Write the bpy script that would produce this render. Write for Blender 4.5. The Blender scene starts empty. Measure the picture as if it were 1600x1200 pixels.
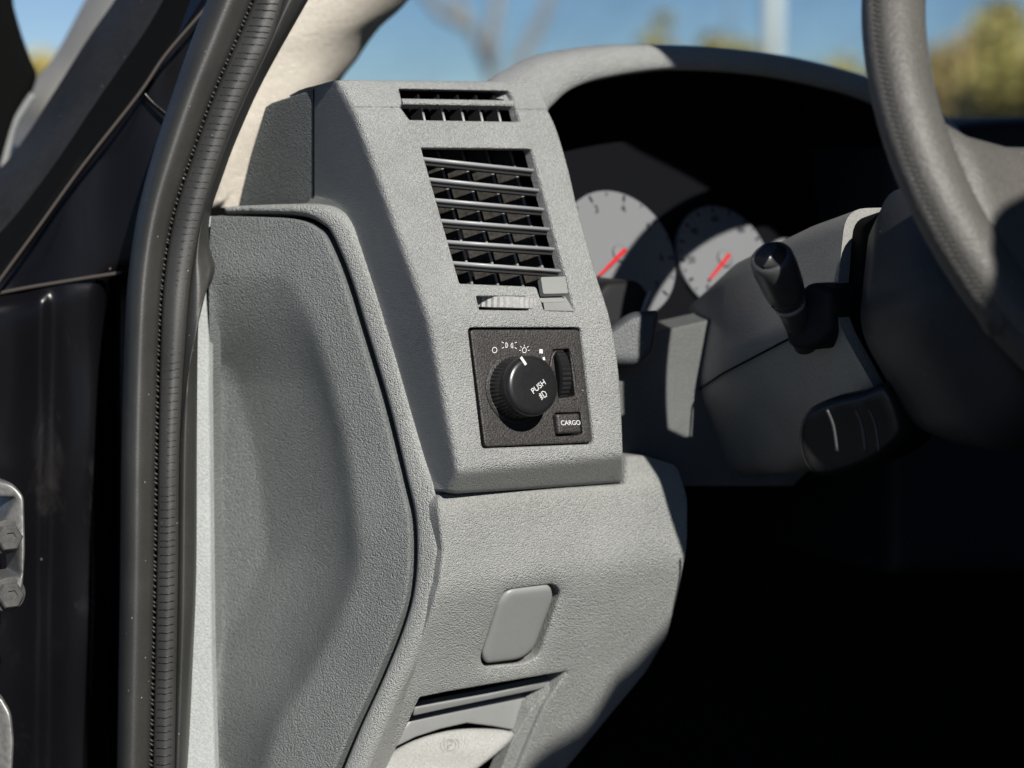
import bpy, math, random
import numpy as np
from mathutils import Vector, Matrix
from mathutils.geometry import delaunay_2d_cdt
random.seed(7)
S = bpy.context.scene
COL = S.collection
# ------------------------------------------------------------------ camera, sky, sun, exposure
F = 800/math.tan(math.radians(14))
PITCH = math.radians(7); YAW = math.radians(33)
C = np.array([0, 0, 1.45])
fw = np.array([0, math.cos(PITCH), -math.sin(PITCH)]); rt = np.array([1., 0, 0]); up = np.cross(rt, fw)
R = np.array([math.sin(YAW), -math.cos(YAW), 0])      # towards the rear of the truck
X = np.array([math.cos(YAW), math.sin(YAW), 0])       # towards its right side
Z = np.array([0, 0, 1.])
cd = bpy.data.cameras.new('camera'); cam = bpy.data.objects.new('camera', cd); COL.objects.link(cam)
cam.location = C; cam.rotation_euler = (math.radians(90)-PITCH, 0, 0)
cd.sensor_width = 36; cd.lens = 18/math.tan(math.radians(14)); cd.clip_start = .05; cd.clip_end = 3000
cd.dof.use_dof = True; cd.dof.focus_distance = 1.2; cd.dof.aperture_fstop = 4.5
S.camera = cam
LV = -.12*X + .8*R + .57*Z; LV /= np.linalg.norm(LV)
w = bpy.data.worlds.new("World"); S.world = w; w.use_nodes = True
nt = w.node_tree; nt.nodes.clear()
sky = nt.nodes.new('ShaderNodeTexSky'); sky.sky_type = 'NISHITA'; sky.sun_disc = False
sky.sun_elevation = math.asin(LV[2]); sky.sun_rotation = math.atan2(LV[0], LV[1])
sky.altitude = 1500; sky.air_density = .7; sky.dust_density = 0.0; sky.ozone_density = 4
bg = nt.nodes.new('ShaderNodeBackground'); bg.inputs[1].default_value = .052
wo = nt.nodes.new('ShaderNodeOutputWorld')
nt.links.new(sky.outputs[0], bg.inputs[0]); nt.links.new(bg.outputs[0], wo.inputs[0])
sd = bpy.data.lights.new('sun', 'SUN'); sd.energy = 5; sd.angle = math.radians(.5); sd.color = (1, .96, .9)
sun = bpy.data.objects.new('sun', sd); COL.objects.link(sun)
sun.rotation_euler = Vector(LV).to_track_quat('Z', 'Y').to_euler(); sun.location = (0, -3, 4)
S.view_settings.view_transform = 'Standard'; S.view_settings.look = 'None'
S.view_settings.exposure = .42; S.view_settings.gamma = 1; S.view_settings.use_curve_mapping = False

# ------------------------------------------------------------------ measuring helpers
def ray(x, y):
    x = np.asarray(x, float)[..., None]; y = np.asarray(y, float)[..., None]
    return fw + rt*(x-800)/F + up*(600-y)/F
def P(x, y, D): return C + ray(x, y)*np.asarray(D, float)[..., None]
def unit(v): v = np.asarray(v, float); return v/np.linalg.norm(v)
class Plane:                                        # depth of the plane seen at a place
    def __init__(s, p0, n): s.p0 = np.array(p0, float); s.n = unit(n)
    def __call__(s, x, y): return ((s.p0-C)@s.n)/(ray(x, y)@s.n)
    def at(s, x, y): return P(x, y, s(x, y))
    def shift(s, d): return Plane(s.p0+s.n*d, s.n)
def fn(q):                                          # normal of a dash face that leans forward by q
    n = np.cross(-Z+q*R, X); n = unit(n); return n if n@R > 0 else -n
def toward(n, v): n = unit(n); return n if n@v > 0 else -n
O = P(815, 600, 1.2)
def car(l, r, z): return O + l*X + r*R + z*Z
F2 = Plane(O, fn(.195)); F1 = Plane(F2.at(780, 490), fn(.56))
TP = Plane(F1.at(700, 174), fn(1.05)); BT = Plane(F2.at(850, 722), unit(fn(0)-1.1*Z))
cr_top, cr_bot = F1.at(566, 200), F2.at(699, 640)
SD = Plane(cr_bot, toward(np.cross(cr_top-cr_bot, unit(R*math.cos(.04)-X*math.sin(.04))), -X))
def smax(surfs, k):
    def f(x, y):
        D = np.stack([s(x, y) for s in surfs]); m = D.max(0)
        return m + k*np.log(np.exp((D-m)/k).sum(0))
    return f
class Surf:
    def __init__(s, f): s.f = f
    def __call__(s, x, y): return s.f(x, y)
    def at(s, x, y): return P(x, y, s.f(x, y))

# ------------------------------------------------------------------ materials
def principled(name, col, rough=.5, spec=.5, metal=0, coat=0):
    m = bpy.data.materials.new(name); m.use_nodes = True
    b = m.node_tree.nodes['Principled BSDF']
    b.inputs['Base Color'].default_value = (*col, 1); b.inputs['Roughness'].default_value = rough
    b.inputs['Specular IOR Level'].default_value = spec; b.inputs['Metallic'].default_value = metal
    b.inputs['Coat Weight'].default_value = coat; b.inputs['Coat Roughness'].default_value = .05
    return m
def N(m, t, **kw):
    n = m.node_tree.nodes.new(t)
    for k, v in kw.items():
        if k in n.inputs: n.inputs[k].default_value = v
        else: setattr(n, k, v)
    return n
def L(m, a, b): m.node_tree.links.new(a, b)
def coords(m, scale=(1, 1, 1)):
    tc = N(m, 'ShaderNodeTexCoord'); mp = N(m, 'ShaderNodeMapping'); mp.inputs['Scale'].default_value = scale
    L(m, tc.outputs['Object'], mp.inputs[0]); return mp.outputs[0]
def grain(m, scale=620, dist=.00035, strength=.6, wrinkle=0, var=.12, speck=0, stretch=(1, 1, 1)):
    """moulded leather grain: cell bump plus slight tone change and smudges"""
    b = m.node_tree.nodes['Principled BSDF']; v = coords(m, stretch)
    wn = N(m, 'ShaderNodeTexNoise', Scale=scale*.35, Detail=2.); L(m, v, wn.inputs['Vector'])
    mx = N(m, 'ShaderNodeVectorMath', operation='MULTIPLY_ADD')
    L(m, wn.outputs['Color'], mx.inputs[0]); mx.inputs[1].default_value = (1.3/scale,)*3; L(m, v, mx.inputs[2])
    vo = N(m, 'ShaderNodeTexVoronoi', Scale=scale, feature='F1'); L(m, mx.outputs[0], vo.inputs['Vector'])
    no = N(m, 'ShaderNodeTexNoise', Scale=scale*.9, Detail=3., Roughness=.6); L(m, v, no.inputs['Vector'])
    ad = N(m, 'ShaderNodeMath', operation='MULTIPLY_ADD'); L(m, vo.outputs['Distance'], ad.inputs[0]); ad.inputs[1].default_value = -1.
    L(m, no.outputs['Fac'], ad.inputs[2]); h = ad.outputs[0]
    if wrinkle:
        n2 = N(m, 'ShaderNodeTexNoise', Scale=scale*.22, Detail=4., Roughness=.7, Distortion=1.5); L(m, v, n2.inputs['Vector'])
        a2 = N(m, 'ShaderNodeMath', operation='MULTIPLY_ADD'); L(m, n2.outputs['Fac'], a2.inputs[0]); a2.inputs[1].default_value = wrinkle
        L(m, h, a2.inputs[2]); h = a2.outputs[0]
    bu = N(m, 'ShaderNodeBump', Strength=strength, Distance=dist); L(m, h, bu.inputs['Height']); L(m, bu.outputs[0], b.inputs['Normal'])
    # smudges and dust
    n3 = N(m, 'ShaderNodeTexNoise', Scale=14., Detail=5., Roughness=.65); L(m, v, n3.inputs['Vector'])
    mr = N(m, 'ShaderNodeMapRange'); L(m, n3.outputs['Fac'], mr.inputs[0])
    mr.inputs[1].default_value = .3; mr.inputs[2].default_value = .7; mr.inputs[3].default_value = 1-var; mr.inputs[4].default_value = 1+var
    c = b.inputs['Base Color'].default_value[:]
    mc = N(m, 'ShaderNodeVectorMath', operation='SCALE'); mc.inputs[0].default_value = c[:3]; L(m, mr.outputs[0], mc.inputs['Scale'])
    out = mc.outputs[0]
    n4 = N(m, 'ShaderNodeTexNoise', Scale=scale*1.3, Detail=2.); L(m, v, n4.inputs['Vector'])
    r4 = N(m, 'ShaderNodeMapRange'); L(m, n4.outputs['Fac'], r4.inputs[0])
    r4.inputs[1].default_value = .3; r4.inputs[2].default_value = .7
    r4.inputs[3].default_value = 1-.16-speck; r4.inputs[4].default_value = 1+.16+speck
    s4 = N(m, 'ShaderNodeVectorMath', operation='SCALE'); L(m, out, s4.inputs[0]); L(m, r4.outputs[0], s4.inputs['Scale']); out = s4.outputs[0]
    # sparse pale dust specks
    vd = N(m, 'ShaderNodeTexVoronoi', Scale=150., feature='F1'); L(m, v, vd.inputs['Vector'])
    ls = N(m, 'ShaderNodeMath', operation='LESS_THAN'); L(m, vd.outputs['Distance'], ls.inputs[0]); ls.inputs[1].default_value = .07
    wnz = N(m, 'ShaderNodeMath', operation='GREATER_THAN'); L(m, vd.outputs['Color'], wnz.inputs[0]); wnz.inputs[1].default_value = .62
    ml = N(m, 'ShaderNodeMath', operation='MULTIPLY'); L(m, ls.outputs[0], ml.inputs[0]); L(m, wnz.outputs[0], ml.inputs[1])
    m5 = N(m, 'ShaderNodeMath', operation='MULTIPLY'); L(m, ml.outputs[0], m5.inputs[0]); m5.inputs[1].default_value = .5
    mm = N(m, 'ShaderNodeMix', data_type='RGBA'); L(m, m5.outputs[0], mm.inputs[0]); L(m, out, mm.inputs[6])
    mm.inputs[7].default_value = (.4, .38, .34, 1)
    L(m, mm.outputs[2], b.inputs['Base Color'])
    return m
M = {}
M['grey'] = grain(principled('grey_plastic', (.325, .332, .323), .42, .45), 1300, .0010, 1.0)
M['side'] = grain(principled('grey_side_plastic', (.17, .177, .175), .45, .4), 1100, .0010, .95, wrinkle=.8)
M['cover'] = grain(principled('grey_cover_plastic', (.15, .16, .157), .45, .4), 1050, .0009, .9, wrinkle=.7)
M['lower'] = grain(principled('grey_lower_plastic', (.285, .292, .28), .45, .4), 1150, .0009, .95, wrinkle=.3)
M['pale'] = grain(principled('pale_grey_plastic', (.28, .295, .29), .55, .3), 640, .0003, .6)
M['smooth'] = grain(principled('smooth_grey_plastic', (.22, .225, .22), .42, .4), 300, .00003, .3, var=.03, speck=-.14)
M['slat'] = principled('slat_plastic', (.27, .275, .28), .35, .5)
M['wheelgrey'] = grain(principled('pale_wheel_plastic', (.31, .31, .3), .45, .4), 500, .0001, .4)
M['switch'] = grain(principled('black_switch_plastic', (.028, .026, .025), .5, .5), 900, .00025, .7, speck=.7)
M['knob'] = grain(principled('knob_plastic', (.013, .013, .014), .3, .5), 700, .00003, .3)
M['black'] = principled('black_plastic', (.008, .008, .009), .6, .3)
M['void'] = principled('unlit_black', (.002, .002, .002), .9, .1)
M['white'] = principled('white_print', (.62, .62, .6), .5, .3)
M['rubber'] = grain(principled('rubber', (.03, .03, .028), .42, .45), 900, .00008, .4, var=.25)
M['beige'] = grain(principled('beige_vinyl', (.58, .535, .46), .6, .25), 520, .0007, .8, wrinkle=1.5, stretch=(1, 1, 2.2))
M['darkgrey'] = grain(principled('dark_grey_plastic', (.05, .054, .058), .5, .35), 600, .0003, .5)
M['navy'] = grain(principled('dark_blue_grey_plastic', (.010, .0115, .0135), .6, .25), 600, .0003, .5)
M['column'] = grain(principled('column_plastic', (.22, .218, .206), .42, .4), 700, .00012, .5)
M['leather'] = grain(principled('wheel_leather', (.085, .081, .074), .5, .4), 520, .0004, .55, wrinkle=1.4)
M['gauge'] = principled('gauge_white', (.15, .155, .162), .6, .2)
M['mark'] = principled('gauge_print', (.01, .01, .015), .5, .3)
M['red'] = principled('needle_red', (.42, .015, .02), .4, .4)
M['metal'] = grain(principled('painted_hinge_metal', (.15, .15, .145), .4, .5, .6), 200, .0002, .5, var=.4)
M['trimblack'] = grain(principled('trim_rubber', (.016, .016, .016), .5, .3), 300, .0003, .5, var=.4)
M['shroud'] = grain(principled('shroud_plastic', (.035, .036, .037), .5, .35), 700, .00015, .5)
M['clusterblack'] = principled('cluster_black', (.003, .0033, .0045), .85, .08)
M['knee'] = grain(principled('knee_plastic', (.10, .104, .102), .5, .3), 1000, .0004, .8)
M['rail'] = principled('rail_metal', (.05, .042, .036), .4, .5)
M['stalk'] = grain(principled('stalk_plastic', (.05, .05, .051), .35, .5), 900, .0001, .4)
M['handle'] = grain(principled('handle_plastic', (.3, .3, .285), .5, .3), 700, .0004, .6)
M['carpet'] = principled('carpet', (.006, .006, .007), .95, .1)
def paint():
    m = principled('black_paint', (.004, .004, .005), .25, .2, coat=0)
    b = m.node_tree.nodes['Principled BSDF']; v = coords(m, (1, 1, .35))
    n = N(m, 'ShaderNodeTexNoise', Scale=16., Detail=7., Roughness=.7, Distortion=.6); L(m, v, n.inputs['Vector'])
    r = N(m, 'ShaderNodeValToRGB'); L(m, n.outputs['Fac'], r.inputs[0])
    r.color_ramp.elements[0].position = .56; r.color_ramp.elements[0].color = (.0035, .0033, .0042, 1)
    r.color_ramp.elements[1].position = .78; r.color_ramp.elements[1].color = (.035, .032, .03, 1)
    vo = N(m, 'ShaderNodeTexVoronoi', Scale=170.); L(m, coords(m), vo.inputs['Vector'])
    ls = N(m, 'ShaderNodeMath', operation='LESS_THAN'); L(m, vo.outputs['Distance'], ls.inputs[0]); ls.inputs[1].default_value = .1
    g = N(m, 'ShaderNodeMath', operation='GREATER_THAN'); L(m, vo.outputs['Color'], g.inputs[0]); g.inputs[1].default_value = .84
    ml = N(m, 'ShaderNodeMath', operation='MULTIPLY'); L(m, ls.outputs[0], ml.inputs[0]); L(m, g.outputs[0], ml.inputs[1])
    mm = N(m, 'ShaderNodeMix', data_type='RGBA'); L(m, ml.outputs[0], mm.inputs[0]); L(m, r.outputs[0], mm.inputs[6]); mm.inputs[7].default_value = (.16, .14, .12, 1)
    L(m, mm.outputs[2], b.inputs['Base Color'])
    rr = N(m, 'ShaderNodeMapRange'); L(m, n.outputs['Fac'], rr.inputs[0]); rr.inputs[3].default_value = .1; rr.inputs[4].default_value = .42
    L(m, rr.outputs[0], b.inputs['Roughness'])
    return m
M['paint'] = paint()
def glass():
    m = bpy.data.materials.new('windshield_glass'); m.use_nodes = True; t = m.node_tree; t.nodes.clear()
    o = t.nodes.new('ShaderNodeOutputMaterial'); a = t.nodes.new('ShaderNodeBsdfTransparent'); a.inputs[0].default_value = (.9, .95, .96, 1)
    g = t.nodes.new('ShaderNodeBsdfGlossy'); g.inputs['Roughness'].default_value = .02
    x = t.nodes.new('ShaderNodeMixShader'); x.inputs[0].default_value = .05
    t.links.new(a.outputs[0], x.inputs[1]); t.links.new(g.outputs[0], x.inputs[2])
    df = t.nodes.new('ShaderNodeBsdfTranslucent'); df.inputs[0].default_value = (.6, .58, .52, 1); tc = t.nodes.new('ShaderNodeTexCoord')   # road film on the glass
    n = t.nodes.new('ShaderNodeTexNoise'); n.inputs['Scale'].default_value = 9; n.inputs['Detail'].default_value = 5; t.links.new(tc.outputs['Object'], n.inputs['Vector'])
    mr = t.nodes.new('ShaderNodeMapRange'); mr.inputs[1].default_value = .4; mr.inputs[2].default_value = .8; mr.inputs[3].default_value = .02; mr.inputs[4].default_value = .14; t.links.new(n.outputs['Fac'], mr.inputs[0])
    x2 = t.nodes.new('ShaderNodeMixShader'); t.links.new(mr.outputs[0], x2.inputs[0]); t.links.new(x.outputs[0], x2.inputs[1]); t.links.new(df.outputs[0], x2.inputs[2]); t.links.new(x2.outputs[0], o.inputs[0]); return m
M['glass'] = glass()
def noisy(name, c1, c2, scale, rough=.9, det=6.):
    m = principled(name, c1, rough, .2); v = coords(m)
    n = N(m, 'ShaderNodeTexNoise', Scale=scale, Detail=det); L(m, v, n.inputs['Vector'])
    r = N(m, 'ShaderNodeValToRGB'); L(m, n.outputs['Fac'], r.inputs[0])
    r.color_ramp.elements[0].position = .35; r.color_ramp.elements[0].color = (*c1, 1)
    r.color_ramp.elements[1].position = .65; r.color_ramp.elements[1].color = (*c2, 1)
    L(m, r.outputs[0], m.node_tree.nodes['Principled BSDF'].inputs['Base Color']); return m

# ------------------------------------------------------------------ building helpers
WLOC = {}
def mesh(name, V, faces, mat, parent=None, smooth=True):
    V = np.array(V, float).reshape(-1, 3); c = (V.min(0)+V.max(0))/2
    me = bpy.data.meshes.new(name); me.from_pydata((V-c).tolist(), [], faces)
    me.materials.append(M[mat] if isinstance(mat, str) else mat)
    me.polygons.foreach_set('use_smooth', [smooth]*len(me.polygons)); me.update()
    o = bpy.data.objects.new(name, me); COL.objects.link(o)
    return place(o, c, parent)
def place(o, c, parent):
    c = np.array(c, float); WLOC[o.name] = c
    if parent is not None:
        o.parent = parent; o.location = c - WLOC[parent.name]
    else: o.location = c
    return o
def part_empty(name, c, parent):
    o = bpy.data.objects.new(name, None); COL.objects.link(o); o.empty_display_size = .05; return place(o, c, parent)
class B:                                             # collects pieces of ONE mesh
    def __init__(s): s.V = []; s.F = []
    def add(s, V, Fc):
        k = len(s.V); s.V += [tuple(v) for v in np.array(V, float).reshape(-1, 3)]; s.F += [[i+k for i in f] for f in Fc]; return s
    def loft(s, rows, closed=False, caps=False):
        n = len(rows[0]); V = [p for r in rows for p in r]; Fc = []
        for i in range(len(rows)-1):
            for j in range(n if closed else n-1):
                a = i*n+j; b = i*n+(j+1) % n; Fc.append([a, b, b+n, a+n])
        if caps:
            Fc.append(list(range(n))[::-1]); Fc.append([(len(rows)-1)*n+j for j in range(n)])
        return s.add(V, Fc)
    def box(s, c, ax, ay, az, bev=0):                # half-axis vectors, optional chamfer of the two ends
        c = np.array(c, float); V = []
        for sz in (-1, 1):
            for sx, sy in ((-1, -1), (1, -1), (1, 1), (-1, 1)): V.append(c+sx*ax+sy*ay+sz*az)
        Fc = [[3, 2, 1, 0], [4, 5, 6, 7], [0, 1, 5, 4], [1, 2, 6, 5], [2, 3, 7, 6], [3, 0, 4, 7]]
        return s.add(V, Fc)
    def tube(s, pts, rad, n=12, caps=True, squash=None):
        pts = [np.array(p, float) for p in pts]; rad = rad if hasattr(rad, '__len__') else [rad]*len(pts); rows = []
        for i, p in enumerate(pts):
            d = unit(pts[min(i+1, len(pts)-1)]-pts[max(i-1, 0)])
            u = np.cross(d, [.3, .2, .93]); u = unit(u); v = np.cross(d, u)
            rows.append([p+rad[i]*(math.cos(t)*u+math.sin(t)*v) for t in np.linspace(0, 2*math.pi, n, endpoint=False)])
        return s.loft(rows, True, caps)
    def lathe(s, c, e1, e2, n, prof, seg=48, ridges=None, caps=True):   # prof: (radius, height along n)
        c = np.array(c, float); rows = []
        for k, (r, h) in enumerate(prof):
            rows.append([c+h*n+(r*(1+(ridges[k] if ridges else 0)*(1 if j % 2 else -1)))*(math.cos(t)*e1+math.sin(t)*e2)
                         for j, t in enumerate(np.linspace(0, 2*math.pi, seg, endpoint=False))])
        return s.loft(rows, True, caps)
    def build(s, name, mat, parent=None, smooth=True): return mesh(name, s.V, s.F, mat, parent, smooth)
def autosmooth(o, deg=35):
    me = o.data
    import bmesh
    bm = bmesh.new(); bm.from_mesh(me); bm.normal_update()
    bmesh.ops.recalc_face_normals(bm, faces=bm.faces)
    for e in bm.edges:
        e.smooth = not (len(e.link_faces) == 2 and e.calc_face_angle(0) > math.radians(deg))
    bm.to_mesh(me); bm.free(); return o
def crom(pts, n=8, closed=False):
    p = [np.array(q[:2], float) for q in pts]; out = []
    m = len(p)
    for i in range(m if closed else m-1):
        a, b, c, d = (p[(i-1) % m], p[i], p[(i+1) % m], p[(i+2) % m]) if closed else (p[max(i-1, 0)], p[i], p[i+1], p[min(i+2, m-1)])
        for t in np.linspace(0, 1, n, endpoint=False):
            out.append(.5*((2*b)+(c-a)*t+(2*a-5*b+4*c-d)*t*t+(3*b-a-3*c+d)*t**3))
    if not closed: out.append(p[-1])
    return [tuple(q) for q in out]
def outline(pts, r=0):                               # polygon with rounded corners (x, y[, r])
    out = []; m = len(pts)
    for i in range(m):
        a, b, c = (np.array(pts[(i+k) % m][:2], float) for k in (-1, 0, 1)); rr = pts[i][2] if len(pts[i]) > 2 else r
        if rr <= 0: out.append(tuple(b)); continue
        u, v = a-b, c-b; lu, lv = np.linalg.norm(u), np.linalg.norm(v); d = min(rr, lu*.48, lv*.48); p, q = b+u/lu*d, b+v/lv*d
        for t in np.linspace(0, 1, 7): out.append(tuple((1-t)**2*p+2*t*(1-t)*b+t*t*q))
    return out
def resample(poly, step, closed=True):
    p = [np.array(tuple(q)[:2], float) for q in poly]; out = []
    for i in range(len(p) if closed else len(p)-1):
        a, b = p[i], p[(i+1) % len(p)]; n = max(1, int(np.linalg.norm(b-a)/step))
        for k in range(n): out.append(a+(b-a)*k/n)
    if not closed: out.append(p[-1])
    return np.array(out)
def inside(poly, pts):
    x, y = pts[:, 0], pts[:, 1]; c = np.zeros(len(pts), bool); q = np.roll(poly, -1, 0)
    for (x1, y1), (x2, y2) in zip(poly, q):
        if y1 == y2: continue
        k = ((y1 > y) != (y2 > y)) & (x < (x2-x1)*(y-y1)/(y2-y1)+x1); c ^= k
    return c
def dist(poly, pts):
    a = poly; b = np.roll(poly, -1, 0); d = np.full(len(pts), 1e9)
    for p, q in zip(a, b):
        v = q-p; L2 = v@v+1e-12; t = np.clip(((pts-p)@v)/L2, 0, 1); d = np.minimum(d, np.linalg.norm(pts-(p+t[:, None]*v), axis=1))
    return d
def sheet(name, out, surf, mat, parent, holes=(), back=None, thick=.01, r=4, rh=2.5, rm=None, step=6, grid=11, relief=None, hthick=None, lines=()):
    """a moulded panel: outline and openings set out on a surface, rounded edges, real thickness"""
    back = -F2.n if back is None else unit(back)
    O_ = resample(out, step); H_ = [resample(h, min(step, 5)) for h in holes]; loops = [O_]+H_
    def ok(pts):
        k = inside(O_, pts)
        for h in H_: k &= ~inside(h, pts)
        return k
    def dd(pts):
        d = [dist(O_, pts)/max(r, 1e-3)]+[dist(h, pts)/max(rh, 1e-3) for h in H_]
        return np.min(d, 0)
    pts = [l for l in loops]; extra = []
    for l, rr in zip(loops, [r]+[rh]*len(H_)):
        tn = np.roll(l, -1, 0)-np.roll(l, 1, 0); tn /= np.linalg.norm(tn, axis=1)[:, None]+1e-9; nn = np.stack([-tn[:, 1], tn[:, 0]], 1)
        for fr in (.12, .35, .65, 1.):
            for sg in (1, -1):
                q = l+nn*sg*rr*fr; k = ok(q); q = q[k]
                if len(q):
                    k = np.abs(dd(q)-fr) < .06; extra.append(q[k])
    mn, mxx = O_.min(0), O_.max(0)
    gx, gy = np.meshgrid(np.arange(mn[0], mxx[0], grid), np.arange(mn[1], mxx[1], grid)); gx = gx+((gy-mn[1])/grid % 2)*grid/2
    g = np.stack([gx.ravel(), gy.ravel()], 1); g = g[ok(g)]; g = g[dd(g) > 1+.45*grid/max(r, 1)]
    extra.append(g)
    for ln, offs in lines:
        a_ = resample(ln, step*.8, False)
        for of in offs:
            q = a_+np.array([0, of]); extra.append(q[ok(q)])
    allp = np.concatenate(loops+extra); E = []; k = 0
    for l in loops:
        n = len(l); E += [(k+i, k+(i+1) % n) for i in range(n)]; k += n
    nb = k
    vs, es, fs, ov, _, _ = delaunay_2d_cdt([Vector(p) for p in allp.tolist()], E, [], 0, 1e-4)
    V2 = np.array([tuple(v) for v in vs]); T = np.array([list(t) for t in fs if len(t) == 3])
    T = T[ok(V2[T].mean(1))]
    D = surf(V2[:, 0], V2[:, 1])
    if relief is not None: D = D + relief(V2[:, 0], V2[:, 1])
    d = np.clip(dd(V2), 0, 1)
    isb = np.zeros(len(V2), bool)
    d[np.minimum.reduce([dist(l, V2) for l in loops]) < .05] = 0
    rm = r*.00037 if rm is None else rm
    V3 = P(V2[:, 0], V2[:, 1], D) + back*(rm*(1-np.sqrt(np.clip(1-(1-d)**2, 0, 1))))[:, None]
    bld = B(); bld.add(V3, T.tolist())
    # orient
    fn_ = np.cross(V3[T[:, 1]]-V3[T[:, 0]], V3[T[:, 2]]-V3[T[:, 0]]).sum(0)
    if fn_@back > 0: bld.F = [f[::-1] for f in bld.F]
    for li, l in enumerate(loops):
        Dl = surf(l[:, 0], l[:, 1])
        if relief is not None: Dl = Dl + relief(l[:, 0], l[:, 1])
        e = P(l[:, 0], l[:, 1], Dl)+back*rm; t_ = thick if li == 0 or hthick is None else hthick
        bld.loft([e.tolist()+[e[0]], (e+back*t_).tolist()+[e[0]+back*t_]])
    return bld.build(name, mat, parent)
def fromcam(name, pts, D, thick, mat, parent, n=None, r=4, **kw):
    pl = Plane(P(*np.mean([p[:2] for p in pts], 0), D), n if n is not None else R+.0*Z)
    return sheet(name, pts, pl, mat, parent, back=-pl.n, thick=thick, r=r, **kw)
def textmesh(name, s, mat, parent, c, ex, ey, size, depth=.0004, align='CENTER'):
    cu = bpy.data.curves.new(name+'_c', 'FONT'); cu.body = s; cu.size = size; cu.align_x = align; cu.align_y = 'CENTER'; cu.extrude = depth/2
    o = bpy.data.objects.new('tmp', cu); COL.objects.link(o); bpy.context.view_layer.update()
    me = bpy.data.meshes.new_from_object(o.evaluated_get(bpy.context.evaluated_depsgraph_get()))
    bpy.data.objects.remove(o); bpy.data.curves.remove(cu)
    ez = np.cross(ex, ey); V = np.array([v.co[:] for v in me.vertices]); W = c + V[:, :1]*ex+V[:, 1:2]*ey+V[:, 2:]*ez
    Fc = [list(p.vertices) for p in me.polygons]; bpy.data.meshes.remove(me)
    return mesh(name, W, Fc, mat, parent, False)
def tag(o, label, cat, group=None):
    o['label'] = label; o['category'] = cat
    if group: o['group'] = group

# ================================================================== SETTING
def struct(name, b, mat):
    o = b.build(name, mat, None, False); o['kind'] = 'structure'; return o
M['asphalt'] = noisy('asphalt', (.04, .04, .04), (.06, .058, .055), 2.)
M['grass'] = noisy('dry_ground', (.1, .09, .045), (.16, .13, .075), .5)
struct('ground', B().add([(-900, -600, 0), (900, -600, 0), (900, 1500, 0), (-900, 1500, 0)], [[0, 1, 2, 3]]), 'grass')
struct('parking_lot', B().add([(-14, -14, .004), (25, -14, .004), (25, 26, .004), (-14, 26, .004)], [[0, 1, 2, 3]]), 'asphalt')

M['leaf1'] = noisy('olive_leaves', (.32, .28, .08), (.5, .4, .14), 3.)
M['leaf2'] = noisy('rust_leaves', (.4, .25, .1), (.42, .35, .14), 3.)
M['bark'] = noisy('grey_bark', (.2, .17, .15), (.32, .28, .25), 8.)
def at_far(px, py, D): return P(px, py, D)
def leafcloud(centres, n, size, rnd):
    V = []; Fc = []
    for c, r in centres:
        for _ in range(n):
            d = np.array([rnd.gauss(0, 1) for _ in range(3)]); d = d/np.linalg.norm(d)*r*rnd.random()**.45
            p = c+d*np.array([1, 1, .85]); a = unit([rnd.gauss(0, 1) for _ in range(3)]); b = unit(np.cross(a, [rnd.gauss(0, 1) for _ in range(3)]))
            s = size*rnd.uniform(.6, 1.3); k = len(V); V += [p-a*s, p+b*s*.6, p+a*s, p-b*s*.6]; Fc.append([k, k+1, k+2, k+3])
    return V, Fc
def tree(px, D, h, cr, label, leaf='leaf1', clumps=14, n=170, seed=1, size=.16, sparse=False):
    rnd = random.Random(seed); base = P(px, 206, D); base[2] = 0
    t = bpy.data.objects.new('tree', None); COL.objects.link(t); place(t, base, None); tag(t, label, 'tree', 'autumn trees beyond the windshield')
    b = B(); top = base+np.array([0, 0, h*.6]); b.tube([base, base+np.array([.05, .03, h*.3]), top], [h*.03, h*.022, h*.012], 8)
    cs = []
    for i in range(clumps):
        a = rnd.uniform(0, 6.28); rr = cr*rnd.uniform(.2, .85); z = h*rnd.uniform(.3, .92)
        c = base+np.array([math.cos(a)*rr, math.sin(a)*rr, z]); cs.append((c, cr*rnd.uniform(.22, .42)*(.6 if sparse else 1)))
        s = base+np.array([0, 0, max(h*.18, z*.6)]); b.tube([s, (s+c)/2+np.array([0, 0, .1]), c], [h*.01, h*.007, h*.003], 5)
    b.build('trunk', 'bark', t); V, Fc = leafcloud(cs, n, size, rnd); mesh('crown', V, Fc, leaf, t, False)
tree(1535, 48, 3.6, 2.6, 'rust and olive autumn tree low above the passenger dash, right of the wheel rim', 'leaf2', 20, 190, 3)
tree(1480, 55, 3.0, 1.6, 'short yellowing tree between the wheel rim and the rust coloured tree', 'leaf1', 12, 160, 21)
tree(1640, 42, 4.0, 2.4, 'olive tree at the right edge of the view, beside the rust coloured tree', 'leaf1', 18, 170, 4)
tree(1310, 62, 3.5, 2.2, 'low yellow green tree just above the gauge hood, behind the wheel rim', 'leaf1', 12, 160, 5)
tree(1050, 60, 5.7, 1.1, 'sparse tree with one pale olive tuft above the lit end of the gauge hood', 'leaf1', 6, 210, 12, .17, False)
tree(1130, 58, 6.6, 1.2, 'taller sparse olive tree left of the pale light pole', 'leaf1', 7, 210, 8, .17, False)
tree(95, 40, 3.6, 1.5, 'yellow leaved tree seen past the side mirror at far left', 'leaf1', 11, 120, 9)
tree(35, 46, 3.2, 1.4, 'rust leaved tree partly hidden behind the side mirror', 'leaf2', 10, 110, 10)
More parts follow.
